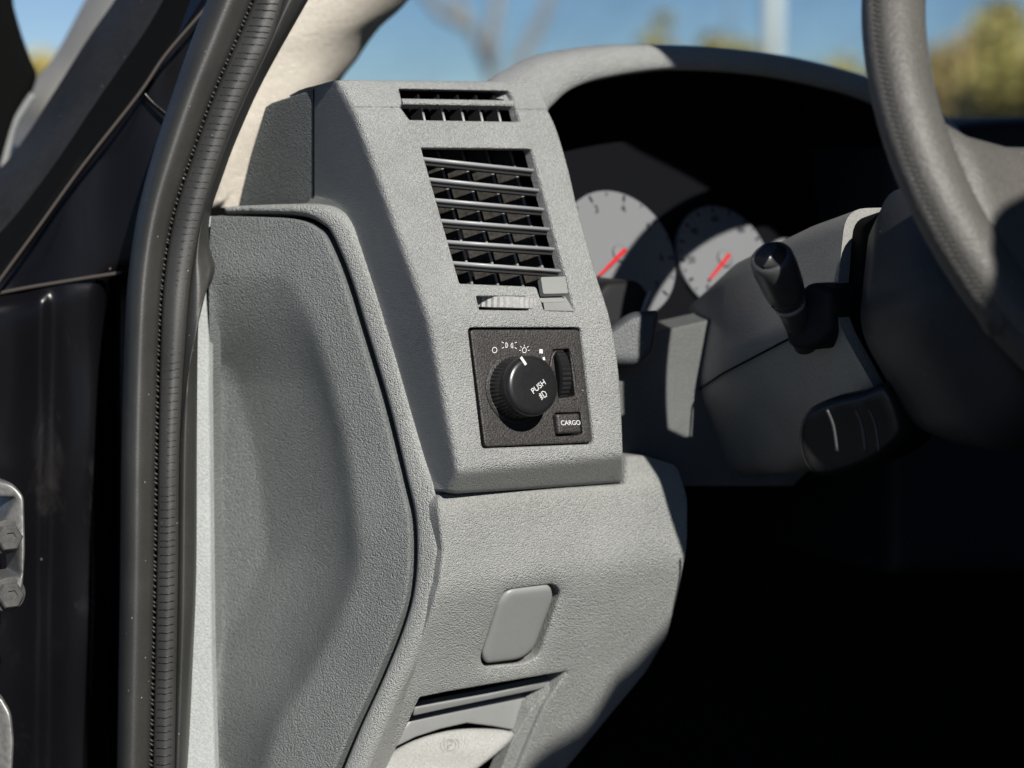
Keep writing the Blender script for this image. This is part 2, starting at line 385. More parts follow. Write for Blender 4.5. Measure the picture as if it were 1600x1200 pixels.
def branches():
    base = P(790, 206, 17); base[2] = 0; t = bpy.data.objects.new('bare_tree', None); COL.objects.link(t); place(t, base, None)
    tag(t, 'bare grey tree with forked limbs beyond the windshield, left of the gauge hood', 'tree')
    b = B(); k = P(790, 175, 17); b.tube([base, k], [.1, .07], 8)
    for q in ([(790, 175), (765, 100), (735, 40), (705, -20), (690, -120)], [(790, 175), (815, 90), (850, 25), (875, -60), (890, -140)],
              [(765, 100), (772, 30), (790, -60)], [(735, 40), (690, 20), (650, -30)]):
        b.tube([P(x, y, 17+i*.15) for i, (x, y) in enumerate(q)], [.06-.008*i for i in range(len(q))], 7)
    b.build('trunk', 'bark', t)
branches()
p0 = P(1205, 206, 38); p0[2] = 0; b = B(); b.tube([p0, p0+np.array([0, 0, 9])], [.17, .13], 16)
M['pole'] = principled('pole_paint', (.75, .74, .7), .5, .3)
t = part_empty('light_pole', p0, None); b.build('pole', 'pole', t); b = B(); b.box(p0+np.array([0, 0, .15]), np.array([.3, 0, 0]), np.array([0, .3, 0]), np.array([0, 0, .15])); b.build('pole_base', 'asphalt', t)
b = B(); b.tube([p0+np.array([0, 0, 8.8]), p0+np.array([.8, 0, 9.1]), p0+np.array([1.6, 0, 9.15])], [.05, .045, .04], 8); b.box(p0+np.array([1.9, 0, 9.13]), np.array([.35, 0, 0]), np.array([0, .15, 0]), np.array([0, 0, .06])); b.build('lamp_arm', 'pole', t)
tag(t, 'pale upright light pole standing beyond the top of the gauge hood', 'light pole')

# ================================================================== THE TRUCK
base = car(.6, .6, 0); base[2] = 0
T = part_empty('pickup_truck', base, None)
tag(T, 'black pickup truck with its driver door open, showing grey dashboard and steering wheel', 'pickup truck')

# ---- bezel round the vents and the headlight switch
BZ = Surf(smax([F1, F2, TP, SD, BT], .0013))
bez_out = ([(490, 139), (505, 131), (520, 126), (548, 124), (600, 125), (700, 126), (800, 127), (832, 128, 0)] +
           crom([(842, 131), (850, 148), (858, 172), (872, 205), (889, 262), (905, 330), (930, 420), (955, 500), (968, 580), (974, 680), (975, 752)], 5) +
           crom([(968, 754), (860, 762), (740, 770), (706, 770), (686, 757), (666, 722), (648, 661), (605, 497), (557, 362), (530, 318), (490, 305)], 5))
top_hole = outline([(624, 139), (796, 142), (802, 152), (806, 166), (813, 190), (641, 187), (627, 168), (629, 158)], 2)
main_hole = outline([(659, 231, 2), (831, 233, 5), (853, 315, 30), (899, 487, 5), (851, 485, 4), (839, 448, 4), (719, 443, 3)], 3)
wheel_hole = outline([(745, 463), (822, 463), (827, 485), (750, 484)], 2)
switch_hole = outline([(732, 512), (908, 512), (929, 694), (754, 701)], 7)
def groove(x, y):                                    # seam either side of the small vent
    d = np.where((x < 626) | (x > 804), np.exp(-((y-170.5-(x-700)*.012)/1.8)**2), 0)
    return .0022*d*(x > 552)
sheet('vent_bezel', bez_out, BZ, 'grey', T, [top_hole, main_hole, wheel_hole, switch_hole], back=-R*.97-.1*Z, thick=.03, hthick=.007, r=5, rh=2.6, rm=.002, step=5, grid=7, relief=groove,
      lines=[([(556, 169), (623, 169.8)], (-4, -2.4, -1.2, 0, 1.2, 2.4, 4)), ([(807, 171.8), (856, 172.3)], (-4, -2.4, -1.2, 0, 1.2, 2.4, 4))])

# ---- main air vent: dark duct, vanes, slats, tab
vc = F1.at(760, 340)
b = B()
duct = [(650, 222), (842, 224), (910, 500), (730, 500)]
rows = []
for dp in (.012, .1): rows.append([F1.shift(-.004).at(x, y)-R*dp for x, y in duct])
b.loft(rows, True); b.add(rows[1], [[0, 1, 2, 3]]); vent = b.build('air_vent', 'void', T, False)
tl, tr, bl_, br = (659, 231), (831, 233), (711, 442), (888, 444)
slats = [((660, 247), (837, 266)), ((669, 279), (846, 297)), ((680, 311.5), (855, 327)), ((690, 344), (864, 358)), ((699, 377), (873, 389)), ((708, 410), (880, 423))]
nF = F1.n; uF = toward(np.cross(nF, X), Z)
for (a, c) in slats:
    pa, pb = F1.shift(-.0035).at(*a), F1.shift(-.0035).at(*c); b = B(); rows = []
    ch = unit(-R*.98-.25*Z)
    upv = toward(np.cross(ch, pb-pa), Z)
    prof = [(0, 0), (.0006, .0009), (.002, .0013), (.006, .0012), (.013, .0004), (.013, -.0004), (.006, -.0012), (.002, -.0013), (.0006, -.0009)]
    prof = [(t_, z_*1.0) for t_, z_ in prof]
    for p in (pa, pb): rows.append([p+ch*t_+upv*z_ for t_, z_ in prof])
    b.loft(rows, True, True); o = b.build('slat', 'slat', vent)
    b = B(); rows = []                               # the lower blade edge that shows as a second line
    for p in (pa, pb): rows.append([p+ch*t_+upv*(z_-.0026) for t_, z_ in [(.003, .0006), (.003, -.0006), (.006, -.0006), (.006, .0006)]])
    b.loft(rows, True, True); autosmooth(b.build('slat_rib', 'black', o))
vch = unit(-R*.66-X*.62)
M['vane'] = grain(principled('dusty_vane', (.028, .025, .022), .7, .2), 300, .0003, .7, var=.5, speck=.3)
for k, (xt, xb) in enumerate([(655, 706), (691, 741), (729, 781), (767, 820), (804, 858)]):
    pt, pb = F1.shift(-.02).at(xt-8, 232), F1.shift(-.02).at(xb-2, 450); b = B(); rows = []
    th = unit(np.cross(pt-pb, vch))*.0006
    for p in (pt, pb): rows.append([p+th, p+vch*.013+th*.6, p+vch*.013-th*.6, p-th])
    b.loft(rows, True, True); autosmooth(b.build('vane', 'vane', vent))
    b = B(); b.tube([pt, pb], .0009, 8); b.build('vane_edge', 'slat', vent)
b = B(); rows = []
tabp = F1.shift(.001)
for s_ in (0, .004): rows.append([tabp.at(x, y)-F1.n*s_ for x, y in outline([(845, 433), (883, 432), (888, 458), (849, 459)], 3)])
b.loft(rows, True, True); autosmooth(b.build('vent_tab', 'smooth', vent))
b = B(); rows = []
for s_ in (.004, .014): rows.append([F1.at(x, y)-F1.n*s_ for x, y in [(850, 461), (884, 460), (888, 467), (852, 468)]])
b.loft(rows, True, True); autosmooth(b.build('tab_stem', 'smooth', vent))
b = B(); b.add([F1.shift(-.006).at(848, 466), F1.shift(-.006).at(884, 464), F1.shift(-.001).at(897, 486), F1.shift(-.001).at(851, 485), F1.shift(-.03).at(880, 440), F1.shift(-.03).at(845, 442)],
           [[0, 1, 2, 3], [5, 4, 1, 0]]); b.build('tab_ramp', 'smooth', vent, False)
# thumb wheel
b = B(); c = F1.shift(-.0195).at(783, 473); vd_ = unit(ray(785, 474)); ax = unit(Z-(Z@vd_)*vd_+.03*X); e1_ = unit(X-(X@ax)*ax); e2_ = np.cross(ax, e1_)
seg = 64; b.lathe(c, e1_, e2_, ax, [(.0225, -.0036), (.0242, -.003), (.0242, .003), (.0225, .0036)], 84, [0, .015, .015, 0])
tw = autosmooth(b.build('thumb_wheel', 'wheelgrey', vent), 20)
b = B(); rows = [[F1.shift(-.003).at(x, y)-R*dp for x, y in [(742, 460), (825, 460), (830, 488), (747, 488)]] for dp in (.004, .06)]
b.loft(rows, True); b.add(rows[1], [[0, 1, 2, 3]]); b.build('wheel_well', 'void', vent, False)
# small top vent
b = B(); rows = [[TP.shift(-.002).at(x, y)-R*dp+Z*.0*dp for x, y in [(618, 134), (806, 136), (820, 195), (634, 193)]] for dp in (.001, .06)]
b.loft(rows, True); b.add(rows[1], [[0, 1, 2, 3]]); tv = b.build('defroster_vent', 'void', T, False)
b = B(); ys = TP.shift(-.0012); rows = []
for (x, y) in ((629, 158), (806, 161)):
    p = ys.at(x, y); rows.append([p+uF*z_-nF*t_ for t_, z_ in [(0, .0014), (.0006, .0021), (.006, .0022), (.006, -.0018), (.0006, -.0017), (0, -.001)]])
b.loft(rows, True, True); autosmooth(b.build('crossbar', 'grey', tv))
for x in (661, 692, 722, 751, 779):
    b = B(); pa, pb = TP.shift(-.004).at(x+3, 190), TP.shift(-.006).at(x-8, 146); th = X*.0005
    rows = [[p+th, p+th-R*.015, p-th-R*.015, p-th] for p in (pb, pa)]; b.loft(rows, True, True); f_ = autosmooth(b.build('fin', 'black', tv))
    b = B(); b.tube([pa, pa*.7+pb*.3], .0008, 6); b.build('fin_edge', 'wheelgrey', f_)

# ---- headlight switch
nS = F2.n; uS = toward(np.cross(nS, X), Z); SW = F2.shift(-.001)
plate = outline([(735, 515), (905, 515), (925.5, 691), (758, 698)], 7)
dial_hole = outline([(864, 546), (890, 545), (899, 619), (873, 622)], 3)
btn_hole = outline([(867, 645), (907, 644), (911, 678), (871, 681)], 3)
hs = sheet('headlight_switch', plate, SW, 'switch', T, [dial_hole, btn_hole], back=-nS, thick=.012, r=2.5, rh=1.5, step=4, grid=12, rm=.0006)
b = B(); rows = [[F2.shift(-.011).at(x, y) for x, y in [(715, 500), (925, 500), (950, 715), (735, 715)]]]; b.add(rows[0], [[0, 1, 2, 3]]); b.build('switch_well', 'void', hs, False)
kc = SW.at(805, 607)
b = B(); b.lathe(kc, X, uS, nS, [(.0205, -.001), (.0205, .0008), (.0195, .0016), (.0188, .0016)], 72); autosmooth(b.build('knob_collar', 'switch', hs))
b = B(); b.lathe(kc, X, uS, nS, [(.0184, .0), (.0184, .0035), (.0176, .0065), (.0166, .0095), (.0158, .0125)], 96, [.014]*5); autosmooth(b.build('knob_skirt', 'knob', hs), 15)
b = B(); b.lathe(kc, X, uS, nS, [(.0155, .009), (.0174, .0125), (.0177, .0165), (.0172, .0185), (.0160, .0196), (.0140, .0200), (.008, .0201), (.001, .0202)], 72); kb = b.build('knob', 'knob', hs)
KP = F2.shift(-.001+.0203)
def stroke(pl, pts, wd, name, mat, parent, closed=False, lift=.0002):
    """flat printed line of given width on a plane"""
    q = [pl.at(x, y)+pl.n*lift for x, y in pts]; n = len(q); rows = []
    for i in range(n):
        a = q[(i-1) % n] if closed else q[max(i-1, 0)]; c_ = q[(i+1) % n] if closed else q[min(i+1, n-1)]
        d = unit(c_-a); s_ = np.cross(pl.n, d)*wd/2; rows.append([q[i]-s_, q[i]+s_])
    if closed: rows.append(rows[0])
    return rows
def printed(name, pl, strokes, wd, mat, parent, lift=.00025):
    b = B()
    for s_ in strokes:
        cl = s_[0] == 'c'; pts = s_[1] if cl else s_
        b.loft(stroke(pl, pts, wd, '', mat, parent, cl, lift))
    return b.build(name, mat, parent, False)
def circ(cx, cy, rx, ry, a0=0, a1=360, n=16):
    return [(cx+rx*math.cos(math.radians(t)), cy-ry*math.sin(math.radians(t))) for t in np.linspace(a0, a1, n, endpoint=(a1-a0) < 360)]
printed('pointer_mark', KP, [[(813.5, 558), (821.5, 570)]], .0017, 'white', kb)
ex = unit(X*math.cos(.52)+uS*math.sin(.52)); ey = np.cross(nS, ex)
textmesh('push_lettering', 'PUSH', 'white', kb, KP.at(841, 604.5)+nS*.0002, ex, ey, .0047)
textmesh('cargo_lettering', 'CARGO', 'white', hs, F2.shift(.0032).at(891, 661)+nS*.0003, unit(F2.at(905, 661)-F2.at(875, 661.5)), uS, .0040)
# front fog lamp symbol on the knob
fogc = np.array([848., 617.])
def rot(pts, a=-32):
    a = math.radians(a); return [(fogc[0]+x*math.cos(a)-y*math.sin(a), fogc[1]+x*math.sin(a)+y*math.cos(a)) for x, y in pts]
printed('fog_lamp_symbol', KP, [rot([(0, -5), (0, 5)]), rot([(0, -5), (3, -4.6), (5.2, -2), (5.2, 2), (3, 4.6), (0, 5)]), rot([(-1.5, -3.5), (-6, -1.5)]), rot([(-1.5, 0), (-6, 2)]), rot([(-1.5, 3.2), (-6, 5.4)]),
                                rot([(-4, -5), (-3, -2), (-4.6, 1), (-3.6, 5)])], .00045, 'white', kb)
printed('off_symbol', SW, [('c', circ(772.5, 547, 3.6, 4.3))], .0004, 'white', hs)
printed('parking_lamp_symbol', SW, [circ(790, 539.5, 3, 4, -80, 80, 8)+[(790.4, 535.6)], circ(801, 540, 3, 4, 100, 260, 8)+[(801, 536)], [(790, 535.5), (790, 543.5)], [(801, 536), (801, 544)],
                                    [(787, 536), (783.5, 534.5)], [(787, 542.5), (784, 544.5)], [(804, 536), (807, 534.5)], [(804, 543), (807, 545)]], .0004, 'white', hs)
printed('headlamp_symbol', SW, [circ(819, 547, 3.2, 3.8, -50, 230, 10), [(816.5, 551), (821.5, 551)], [(819, 541.5), (819, 538.8)], [(814.6, 543), (812.6, 541)], [(823.4, 543), (825.4, 541)],
                                [(813.5, 547.5), (811, 547.5)], [(824.5, 547.5), (827, 547.5)]], .0004, 'white', hs)
printed('square_mark', SW, [[(845, 545.8), (845, 552.2)]], .0024, 'white', hs)
printed('small_mark', SW, [[(849, 558), (850, 563)]], .0016, 'white', hs)
# dimmer dial
c = SW.at(879, 583)-nS*.0135; dx = unit(SW.at(884, 619)-SW.at(877, 546))
ax = unit(np.cross(dx, nS)); b = B(); b.lathe(c, dx, nS, ax, [(.0165, -.0036), (.0182, -.003), (.0182, .003), (.0165, .0036)], 80, [0, .018, .018, 0]); autosmooth(b.build('dimmer_dial', 'knob', hs), 15)
b = B(); pts = [SW.at(x, y)+nS*.0006 for x, y in crom([(867, 549), (861, 560), (859, 585), (862, 606), (868, 618)], 4)]; b.tube(pts, .0009, 8); b.build('dial_rim', 'switch', hs)
b = B(); pts = [SW.at(x, y)+nS*.0002 for x, y in crom([(892, 549), (898, 575), (901, 600), (900, 620), (895, 624)], 4)]; b.tube(pts, .0006, 8); b.build('dial_rim', 'switch', hs)
btn = outline([(869, 647), (906, 645.5), (909.5, 676), (873, 678)], 2.5)
sheet('cargo_button', btn, F2.shift(.0032), 'switch', hs, back=-nS, thick=.009, r=4, rm=.0016, step=3, grid=8)

b = B(); b.tube([SD.shift(.0002).at(490.5, y) for y in (139, 200, 260, 322)], .0006, 6); b.build('panel_gap', 'void', T)
# ---- lateral end of the dash: upper end panel, surround, cover
E1p = Plane(SD.at(490, 230)+.0004*SD.n, toward(np.cross(SD.at(490, 140)-SD.at(490, 310), unit(-R*math.cos(.14)-X*math.sin(.14))), -X))
def ridge(x, y):                                     # soft fold near the left edge
    xe = 412+(y-168)*(-40/150.); return -.006*np.exp(-np.clip((x-xe)/14, 0, 9))
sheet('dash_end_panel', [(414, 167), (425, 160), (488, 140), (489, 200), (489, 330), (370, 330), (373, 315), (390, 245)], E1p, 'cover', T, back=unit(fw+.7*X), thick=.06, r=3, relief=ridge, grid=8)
pa, pb = SD.at(560, 370), SD.at(648, 661)
Uu = Plane(pb-F2.n*-.0015, toward(np.cross(pa-pb, unit(-R*math.cos(.52)-X*math.sin(.52))), -X))
so = crom([(345, 323), (365, 320), (440, 317), (495, 317), (522, 326), (545, 345), (560, 375), (605, 499), (648, 661), (666, 722), (683, 760)], 6) + crom([(681, 790), (684, 820), (689, 860), (683, 912), (668, 964), (642, 1035), (612, 1099), (578, 1180), (560, 1225)], 6)
si = crom([(522, 1225), (557, 1140), (595, 1057), (629, 971), (644, 905), (645, 817), (631, 750), (601, 627), (566, 510), (540, 427), (514, 367), (498, 350), (475, 338), (440, 333), (400, 332), (345, 332)], 6)
def sur_relief(x, y):                                # a fold runs along the surround
    q = np.stack([np.ravel(x), np.ravel(y)], 1); d = dist(np.array(so+si[::1]), q)
    return np.zeros(np.shape(x))
sheet('cover_surround', so+si, Uu.shift(.0012), 'lower', T, back=-Uu.n, thick=.02, r=14, rm=.006, step=6, grid=9)
ci = crom([(328, 338), (345, 337), (440, 340), (472, 345), (492, 355), (508, 372), (533, 431), (559, 514), (594, 630), (625, 753), (639, 820), (638, 903), (624, 966), (589, 1053), (551, 1136), (508, 1235)], 6)+[(336, 1235), (331, 1100), (329, 900), (327, 700), (325, 500), (325, 420), (323, 400), (326, 370)]
rec = np.array(crom([(200, 440), (400, 430), (448, 438), (476, 480), (505, 560), (540, 700), (556, 830), (554, 900), (522, 980), (480, 1060), (430, 1140), (400, 1260)], 6)+[(200, 1260)])
rec = resample(rec, 25)
def cov_relief(x, y):
    q = np.stack([np.ravel(x), np.ravel(y)], 1); s_ = dist(rec, q)*np.where(inside(rec, q), 1, -1)
    s_ = np.log1p(np.exp(np.clip(s_/3.5, -40, 40)))*3.5; yy = np.ravel(y); k_ = np.clip((yy-440)/160, 0, 1); v_ = .00021*s_*(.35+.65*k_)+.013*(.25+.75*k_*k_*(3-2*k_))*(1-np.exp(-s_/24)); xx = np.ravel(x); v_ = v_*(1-np.exp(-np.clip(xx-324, 0, 999)/5)); return v_.reshape(np.shape(x))
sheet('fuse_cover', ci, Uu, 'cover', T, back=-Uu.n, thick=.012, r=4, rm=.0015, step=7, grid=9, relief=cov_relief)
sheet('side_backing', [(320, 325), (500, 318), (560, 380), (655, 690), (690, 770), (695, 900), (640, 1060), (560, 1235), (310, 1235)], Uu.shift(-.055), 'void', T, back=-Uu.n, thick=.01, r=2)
# pale strip facing the sun between the seal and the cover
KS = Plane(Uu.at(329, 700), unit(R*.9-X*.45+.25*Z))
sheet('side_trim', [(322, 338), (346, 337), (344, 350), (333, 400), (326, 440), (326, 600), (328, 800), (330, 1000), (336, 1235), (262, 1235), (290, 900), (292, 500), (296, 400)], KS.shift(-.0015), 'pale', T, back=unit(fw+.7*X), thick=.004, r=3, grid=14)

# ---- lower dash panel
wp = Uu.at(690, 850)
LN = fn(.10); W1 = Plane(wp+LN*.005, LN); W2 = Plane(W1.at(880, 897), fn(-.42))
WT = Plane(W1.at(1000, 752), unit(fn(0)*.65+.75*Z))
LW = Surf(smax([W1, W2, WT], .003))
lo = [(687, 774), (700, 772), (860, 764), (978, 757), (980, 712), (1010, 712), (1060, 728, 10), (1076, 775, 14), (1076, 855, 20), (1060, 930, 14), (1044, 995, 10), (1010, 1052, 10), (955, 1118), (886, 1202), (860, 1235), (562, 1235), (582, 1180), (616, 1099), (646, 1035), (672, 964), (687, 912), (693, 860), (688, 820), (685, 790)]  # right edge is cut along the cast shadow's edge, standing for shade
plug_hole = outline([(789, 922, 16), (866, 912, 12), (877, 925, 8), (843, 1025, 20), (822, 1036, 10), (757, 1042, 14), (751, 1028, 10), (780, 940, 14)], 8)
brake_hole = [(657, 1090), (700, 1081), (886, 1049), (850, 1105), (795, 1235), (588, 1235), (640, 1127), (650, 1103)]
def plug_rim(x, y):                                  # dished surround of the plug
    q = np.stack([np.ravel(x), np.ravel(y)], 1); d = dist(np.array(plug_hole), q); return (.0022*np.exp(-(d/9)**2)).reshape(np.shape(x))
sheet('lower_dash_panel', outline(lo, 3), LW, 'lower', T, [plug_hole, brake_hole], back=unit(-R-.05*Z), thick=.05, hthick=.012, r=5, rh=2.5, rm=.002, step=6, grid=9, relief=plug_rim)
plug = outline([(797, 924, 16), (862, 916, 12), (866, 935, 8), (836, 1016, 18), (815, 1032, 12), (760, 1039, 12), (755, 1026, 8), (782, 940, 14)], 8)
sheet('blank_plug', plug, W2.shift(-.0008), 'smooth', T, back=-W2.n, thick=.01, r=8, rm=.002, step=4, grid=10)
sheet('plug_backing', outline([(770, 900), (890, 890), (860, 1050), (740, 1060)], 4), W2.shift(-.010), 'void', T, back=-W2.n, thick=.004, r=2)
# parking brake release
b = B(); rec_rows = [[W2.shift(-.002).at(x, y)-R*dp for x, y in [(640, 1080), (892, 1040), (800, 1250), (560, 1250)]] for dp in (.008, .05)]
b.loft(rec_rows, True); b.add(rec_rows[1], [[0, 1, 2, 3]]); br_ = b.build('brake_release', 'void', T, False)
H = W2.shift(-.012)
sheet('handle_bar', [(648, 1111), (650, 1106), (760, 1086), (868, 1062), (862, 1071), (840, 1078), (700, 1107), (646, 1119)], W2.shift(-.009), 'smooth', br_, back=-W2.n, thick=.005, r=2, step=4, grid=12)
hn = Plane(H.at(740, 1130), unit(W2.n+.35*Z))
hand = [(641, 1127), (720, 1109), (838, 1084), (841, 1090), (828, 1118), (811, 1137), (808, 1143), (770, 1136), (730, 1131), (690, 1140), (650, 1153), (612, 1172), (600, 1190), (585, 1190)]
sheet('handle_face', hand, hn, 'smooth', br_, back=-W2.n, thick=.006, r=4, rm=.0015, step=5, grid=10)
pal = crom([(585, 1200), (615, 1172), (660, 1150), (715, 1137), (770, 1136), (803, 1142), (800, 1156), (775, 1178), (730, 1215), (700, 1260), (600, 1265)], 6, True)
PL = Plane(hn.at(740, 1137)-R*.003, unit(fn(0)+.75*Z))
def dish(x, y): return .004*np.exp(-(((x-700)/75)**2+((y-1170)/22)**2))
sheet('brake_handle', pal, PL, 'handle', br_, back=-PL.n, thick=.006, r=10, rm=.003, step=5, grid=7, relief=dish)
bs = [('c', circ(703, 1164, 9, 9, 0, 360, 20)), [(700, 1170), (700, 1158), (705, 1158), (707, 1161), (705, 1164), (700, 1164)], circ(703, 1164, 14, 13, 130, 230, 8), circ(703, 1164, 14, 13, -50, 50, 8)]
b = B()
for s_ in bs:
    pts = s_[1]+[s_[1][0]] if s_[0] == 'c' else s_
    b.tube([P(x, y, PL(x, y)+dish(x, y))+PL.n*.0002 for x, y in pts], .0005, 6)
b.build('brake_symbol', 'handle', br_)
sheet('recess_wall', [(888, 1050), (886, 1049), (868, 1070), (830, 1110), (800, 1160), (768, 1240), (800, 1240), (850, 1120)], W2.shift(-.004), 'lower', br_, back=-W2.n, thick=.01, r=1.5, step=5, grid=10)

# ---- gauge hood
HF = Plane(F1.at(950, 110)-R*.02, fn(.8))
oc = crom([(770, 150), (782, 124), (805, 108), (840, 90), (880, 79), (950, 70), (1020, 68), (1100, 71), (1180, 79), (1260, 93), (1345, 116), (1430, 150), (1500, 200), (1530, 260)], 6)
ic = crom([(855, 215), (858, 178), (872, 160), (893, 142), (925, 128), (965, 119), (1010, 112), (1060, 108), (1130, 110), (1200, 117), (1270, 130), (1345, 150), (1410, 180), (1460, 230)], 6)
b = B(); rows = []
oP = [HF.at(*q) for q in oc]; iP = [HF.at(*q) for q in ic]
rows.append([p-R*.034-Z*.014 for p in oP]); rows.append([p-R*.026-Z*.010 for p in oP]); rows.append([p-R*.018-Z*.002 for p in oP]); rows.append([p-R*.012 for p in oP]); rows.append([p-R*.004+(q-p)*.04 for p, q in zip(oP, iP)])
for t_ in np.linspace(.14, .9, 7): rows.append([p+(q-p)*t_+HF.n*.006*math.sin(t_*math.pi) for p, q in zip(oP, iP)])
rows.append([q-R*.003 for q in iP]); rows.append([q-R*.008+(q-p)*.04 for p, q in zip(oP, iP)])
hood = b.loft(rows).build('gauge_hood', 'grey', T)
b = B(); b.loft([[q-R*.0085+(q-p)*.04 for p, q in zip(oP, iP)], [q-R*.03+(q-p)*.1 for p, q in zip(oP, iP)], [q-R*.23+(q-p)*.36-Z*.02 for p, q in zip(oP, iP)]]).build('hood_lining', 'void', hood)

# ---- instrument cluster
CL = Plane(F2.at(960, 400)-R*.135, fn(.42)); exC = X; eyC = toward(np.cross(CL.n, X), Z)
cl = sheet('instrument_cluster', [(850, 135), (930, 104), (1020, 92), (1150, 94), (1260, 112), (1350, 140), (1480, 200), (1520, 700), (860, 700)], CL.shift(-.004), 'clusterblack', T, back=-CL.n, thick=.02, r=2, grid=60, step=60)
def gauge(px, py, rad, n, needle, marks, lab):
    c = CL.at(px, py); b = B(); b.lathe(c, exC, eyC, CL.n, [(rad, -.003), (rad, .0), (rad*.985, .0008), (.001, .0008)], 72)
    g = autosmooth(b.build('gauge_face', 'gauge', cl)); g['label'] = lab
    b = B()
    for k in range(n):
        a = math.radians(225-270*k/(n-1)); d = math.cos(a)*exC+math.sin(a)*eyC; s_ = np.cross(CL.n, d)
        major = k % 2 == 0; r0 = rad*(.86 if major else .91); ww = .0009 if major else .0005
        b.add([c+CL.n*.0012+d*r0-s_*ww, c+CL.n*.0012+d*rad*.965-s_*ww, c+CL.n*.0012+d*rad*.965+s_*ww, c+CL.n*.0012+d*r0+s_*ww], [[0, 1, 2, 3]])
    b.build('tick_marks', 'mark', g, False)
    for k, m_ in enumerate(marks):
        a = math.radians(225-270*k/(len(marks)-1)); d = math.cos(a)*exC+math.sin(a)*eyC
        textmesh('numeral', m_, 'mark', g, c+CL.n*.0012+d*rad*.74, exC, eyC, rad*.17, .0003)
    if needle:
        a = math.radians(needle); d = math.cos(a)*exC+math.sin(a)*eyC; s_ = np.cross(CL.n, d); cc = c+CL.n*.004
        b = B(); b.loft([[cc+s_*.0016-d*.004, cc-s_*.0016-d*.004], [cc+s_*.0014+d*rad*.25, cc-s_*.0014+d*rad*.25], [cc+s_*.0008+d*rad*.62, cc-s_*.0008+d*rad*.62]])
        b.loft([[cc+s_*.0016-d*.004-CL.n*.001, cc-s_*.0016-d*.004-CL.n*.001], [cc+s_*.0008+d*rad*.62-CL.n*.001, cc-s_*.0008+d*rad*.62-CL.n*.001]]); b.build('needle', 'red', g, False)
        b = B(); b.lathe(c, exC, eyC, CL.n, [(.0065, .0008), (.0065, .002), (.0055, .003), (.001, .0032)], 32); b.build('needle_hub', 'gauge', g)
gauge(968, 397, .0465, 15, 214, list('01234567'), 'larger pale gauge partly hidden behind the vent bezel')
gauge(1131, 405, .0405, 25, 218, ['0', '20', '40', '60', '80', '100', '120'], 'pale gauge in the middle of the cluster, left of the stalk')
gauge(1240, 425, .026, 9, 0, ['C', 'H'], 'small pale gauge mostly hidden behind the steering column')

# ---- pieces between bezel and column
b = B(); q = crom([(930, 500), (940, 455), (965, 437), (1000, 440), (1018, 470), (1008, 520)], 6); CB = Plane(F2.at(980, 480)-R*.07, fn(.3))
sheet('trim_panel', outline([(925, 470), (950, 440, 10), (1000, 438, 12), (1018, 462, 10), (1000, 510), (930, 520)], 4), CB, 'black', T, back=-R, thick=.04, r=8, rm=.004, step=5, grid=10)
b = B(); b.tube([CB.shift(.004).at(x, y) for x, y in crom([(1016, 455), (1009, 470), (1001, 495)], 5)], .0013, 8); b.build('cluster_edge', 'pale', T)
CB2 = Plane(F2.at(990, 560)-R*.045, unit(fn(.3)-.5*X))
sheet('lower_cluster_trim', outline([(940, 520), (985, 487, 14), (1030, 484, 8), (1022, 550, 12), (1000, 572, 16), (950, 570, 10)], 6), CB2, 'darkgrey', T, back=fw, thick=.02, r=12, rm=.006, step=4, grid=8)
KN = Plane(F2.at(1000, 640)-R*.055, fn(.15))
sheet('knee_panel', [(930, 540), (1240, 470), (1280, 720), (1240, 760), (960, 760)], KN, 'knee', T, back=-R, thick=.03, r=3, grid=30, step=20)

# ---- steering column
WC = P(1807, 197, 1.138); wn = unit(R*math.cos(math.radians(25))+Z*math.sin(math.radians(25))); we2 = toward(np.cross(wn, X), Z)
def sect(c, a, bt, bb, n=40, p=2.8):
    out = []
    for t_ in np.linspace(0, 2*math.pi, n, endpoint=False):
        co, si_ = math.cos(t_), math.sin(t_); x = abs(co)**(2/p)*math.copysign(1, co)*a; y = abs(si_)**(2/p)*math.copysign(1, si_)*(bt if si_ > 0 else bb)
        out.append(c+x*X+y*we2)
    return out
def colsec(px, py, D, a, bt, bb, p=0):              # faceted shroud: narrow top, widest at the parting line
    c = P(px, py, D); q = outline([(-.42*a, bt), (.42*a, bt), (a, -.016), (.62*a, -bb), (-.62*a, -bb), (-a, -.016)], a*.28)
    return [c+x*X+y*we2 for x, y in q]
b = B()
secs = [(1101, 602, 1.432, .029, .043, .051), (1104, 600, 1.43, .031, .046, .054), (1135, 585, 1.40, .044, .053, .070), (1220, 540, 1.33, .055, .060, .085), (1340, 480, 1.245, .058, .055, .085), (1405, 448, 1.20, .056, .05, .080)]
b.loft([colsec(*s_) for s_ in secs], True, True); cs = autosmooth(b.build('steering_column', 'column', T), 40)
b = B(); b.tube([P(*s_[:3])-X*(s_[3]+.0001)*.985-we2*.016 for s_ in secs[1:]], .0007, 6); b.build('parting_line', 'void', cs)
